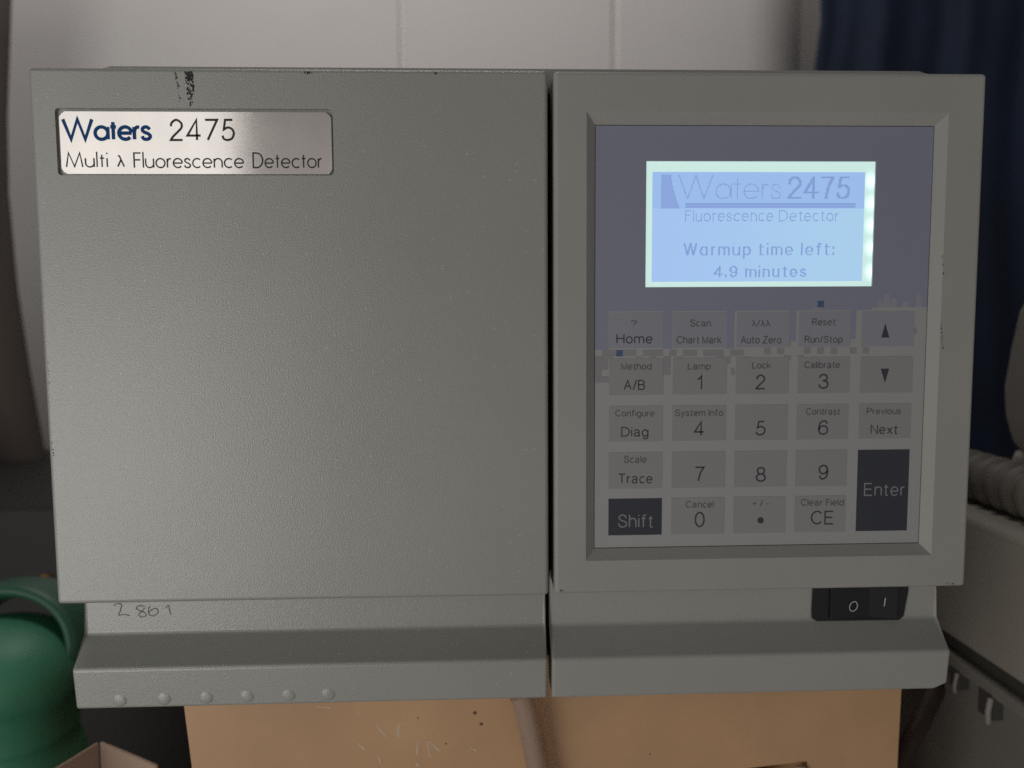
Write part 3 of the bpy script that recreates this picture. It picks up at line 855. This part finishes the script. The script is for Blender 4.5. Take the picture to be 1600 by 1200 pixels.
bmesh.ops.rotate(bm, verts=bm.verts, matrix=Matrix.Rotation(math.radians(-14), 3, 'X'))
bmesh.ops.translate(bm, verts=bm.verts, vec=(gx, GY+.014, cz0))
link('rim', bm, M['green_dark'], gc, smooth=True)

# open carton in the near left corner: far corner with two walls
cc = at(155, 1160, .055)
z0c = cc.z


def at_z(u, v, Z):
    d = RIGHT*((u-800)/FPX) + DOWN*((v-600)/FPX) + _f
    return CAM + d*((Z-CAM.z)/d.z)


pl, pr_ = at_z(95, 1197, z0c), at_z(262, 1204, z0c)
oc = empty('open_carton', (cc.x-.01, cc.y-.04, -.30), 'open pale cardboard carton standing below the left corner of the detector', 'carton')
for nm, p, ln in (('wall_panel', pl, .06), ('wall_panel', pr_, .034)):
    d = (p-cc); d.z = 0; d.normalize()
    q = cc+d*ln; t = Vector((0, 0, 1)).cross(d)*.0015
    if t.y < 0: t = -t
    bm = prism_bm([cc, q, Vector((q.x, q.y, -.30)), Vector((cc.x, cc.y, -.30))], t, .0004, 1)
    link(nm, bm, M['carton_pale'], oc)

bc = empty('equipment_case', (-.3, .42, -.30), 'black equipment case with amber knob behind the green container', 'case')
link('case_body', box_bm(-.75, .018, .30, .56, -.30, -.040, .004), M['blackcase'], bc)
ka = at(68, 908, .296)
bm = lathe_bm([(.004, 0), (.004, .004), (.003, .006)], 0, 0, 20)
bmesh.ops.rotate(bm, verts=bm.verts, matrix=Matrix.Rotation(math.radians(90), 3, 'X')); bmesh.ops.translate(bm, verts=bm.verts, vec=(ka.x, .2999, ka.z))
link('knob', bm, M['amber'], bc, smooth=True)

# dark brown cloth hanging at the left edge
edge = [(14, -60), (10, 60), (6, 180), (8, 300), (22, 450), (42, 580), (62, 690), (82, 790), (92, 830)]
bm = bmesh.new(); fr, bk_ = [], []
for u, v in edge:
    rowf = []
    for j in range(9):
        uu = u-j*26; Yc = .50+.012*math.sin(j*1.3+v*.004)
        rowf.append(at(uu, v, Yc))
    fr.append([bm.verts.new(p) for p in rowf]); bk_.append([bm.verts.new(p+Vector((0, .006, 0))) for p in rowf])
n, m_ = len(edge), 9
for i in range(n-1):
    for j in range(m_-1):
        bm.faces.new((fr[i][j], fr[i+1][j], fr[i+1][j+1], fr[i][j+1])); bm.faces.new((bk_[i][j], bk_[i][j+1], bk_[i+1][j+1], bk_[i+1][j]))
for i in range(n-1):
    bm.faces.new((fr[i][0], bk_[i][0], bk_[i+1][0], fr[i+1][0])); bm.faces.new((fr[i][-1], fr[i+1][-1], bk_[i+1][-1], bk_[i][-1]))
for j in range(m_-1):
    bm.faces.new((fr[0][j], fr[0][j+1], bk_[0][j+1], bk_[0][j])); bm.faces.new((fr[-1][j], bk_[-1][j], bk_[-1][j+1], fr[-1][j+1]))
bmesh.ops.recalc_face_normals(bm, faces=bm.faces)
tag(link('hanging_cloth', bm, M['brown_cloth'], smooth=True), 'dark brown cloth hanging down the left edge before the pale wall', 'cloth')

# ------------------------------------------------------------------ right: navy cloth, grey case, hose, housing
bm = bmesh.new(); fr, bk_ = [], []
e2 = [(1284, -80), (1286, 30), (1279, 80), (1274, 130), (1276, 300), (1290, 500), (1300, 700), (1310, 900)]
ee = []
for (u0, v0), (u1, v1) in zip(e2, e2[1:]):
    for s in range(3): ee.append((u0+(u1-u0)*s/3, v0+(v1-v0)*s/3))
ee.append(e2[-1])
NJ = 46
for u, v in ee:
    rf = []
    for j in range(NJ):
        uu = u+j*12
        ph = j*.55+.25*math.sin(v*.006+j*.2)
        Yc = .55+.008*math.sin(ph)+.004*math.sin(ph*2.3+v*.003)
        rf.append(at(uu, v, Yc))
    fr.append([bm.verts.new(p) for p in rf]); bk_.append([bm.verts.new(p+Vector((0, .006, 0))) for p in rf])
n = len(ee)
for i in range(n-1):
    for j in range(NJ-1):
        bm.faces.new((fr[i][j], fr[i+1][j], fr[i+1][j+1], fr[i][j+1])); bm.faces.new((bk_[i][j], bk_[i][j+1], bk_[i+1][j+1], bk_[i+1][j]))
    bm.faces.new((fr[i][0], bk_[i][0], bk_[i+1][0], fr[i+1][0])); bm.faces.new((fr[i][-1], fr[i+1][-1], bk_[i+1][-1], bk_[i][-1]))
for j in range(NJ-1):
    bm.faces.new((fr[0][j], fr[0][j+1], bk_[0][j+1], bk_[0][j])); bm.faces.new((fr[-1][j], bk_[-1][j], bk_[-1][j+1], fr[-1][j+1]))
bmesh.ops.recalc_face_normals(bm, faces=bm.faces)
tag(link('hanging_cloth', bm, M['navy'], smooth=True), 'dark navy blue cloth hanging in folds at the right behind the detector', 'cloth')

gk = empty('storage_case', (.45, .1, -.30), 'grey brown plastic case with pale latches right of the detector', 'case')
CX = .3455
lid_prof = [(CX, -.054), (CX+.010, -.002), (CX+.014, .0005), (.70, .0005), (.70, -.054)]
link('lid', prism_bm([(x, -.05, z) for x, z in lid_prof], (0, .24, 0), .0015, 3), M['greycase'], gk)
link('seam', box_bm(CX+.004, .695, -.046, .186, -.0615, -.0541), M['recess'], gk)
body_prof = [(CX-.001, -.0616), (CX-.001, -.067), (CX+.004, -.069), (CX+.006, -.30), (.70, -.30), (.70, -.0616)]
cbody = link('case_body', prism_bm([(x, -.05, z) for x, z in body_prof], (0, .24, 0), .0008, 2), M['greycase2'], gk)
# latches on the left side of the case
for Yl, s in ((.093, .7), (.079, .8), (.058, 1.1)):
    zc = -.0700
    la = link('latch', box_bm(CX-.0012, CX+.006, Yl-.004*s, Yl+.004*s, zc-.0065*s, zc+.004, .0006, 2), M['recess'], gk)
    bm = tube_bm(catmull([(CX-.0018, Yl-.0042*s, zc+.003), (CX-.003, Yl-.0046*s, zc-.003), (CX-.0022, Yl-.0040*s, zc-.0072*s)], 5), .0011*s, 10)
    link('latch_pin', bm, M['latch'], la, smooth=True)
link('latch_arm', box_bm(CX-.002, CX+.004, -.010, .022, -.0905, -.0865, .0006, 2), M['recess'], gk)
link('corner_post', box_bm(CX-.004, CX+.004, -.022, -.016, -.29, -.083, .001, 2), M['latch'], gk)
link('corner_groove', box_bm(CX-.001, CX+.004, -.0155, -.004, -.29, -.083, .001, 2), M['recess'], gk)

# ribbed hose lying on the case
hp = []; hr = []
HX = .3735
n = 150
for i in range(n+1):
    t = i/n; y = -.03+t*.20
    hp.append((HX+.006*math.sin(t*2.2)-.004, y, .0128)); hr.append(.0107+.0013*math.tanh(3*math.sin(y/.0098*2*math.pi)))
tag(link('ribbed_hose', tube_bm(hp, hr, 24), M['hose'], smooth=True), 'thick grey ribbed hose lying on top of the grey brown case', 'hose')

# angular grey housing standing on the case at the right edge
hy = .115
outl = [(1620, 440), (1593, 488), (1580, 545), (1569, 608), (1571, 650), (1582, 690), (1594, 704), (1640, 710), (1900, 715), (1900, 430)]
hg = empty('device_housing', (.43, .14, .0006), 'angular pale grey plastic housing at the right edge above the ribbed hose', 'device')
link('shell', prism_bm([at(u, v, hy) for u, v in outl], (.042, .05, 0), .0015, 3), M['housing'], hg)
for u in (1602, 1800):
    f0 = at(u, 715, hy+.012)
    link('foot', lathe_bm([(.004, .0006), (.0055, .003), (.0055, f0.z-.001), (.004, f0.z+.003)], f0.x, hy+.012, 20), M['latch'], hg, smooth=True)

# brown cable between the box and the case
cbp = catmull([at(1470, 1060, .10), at(1452, 1098, .09), at(1432, 1140, .08), at(1412, 1180, .075), at(1398, 1230, .07), at(1385, 1300, .06)], 6)
tag(link('cable', tube_bm(cbp, .0042, 14), M['brown_cable'], smooth=True), 'dark brown cable running down between the brown box and grey case', 'cable')
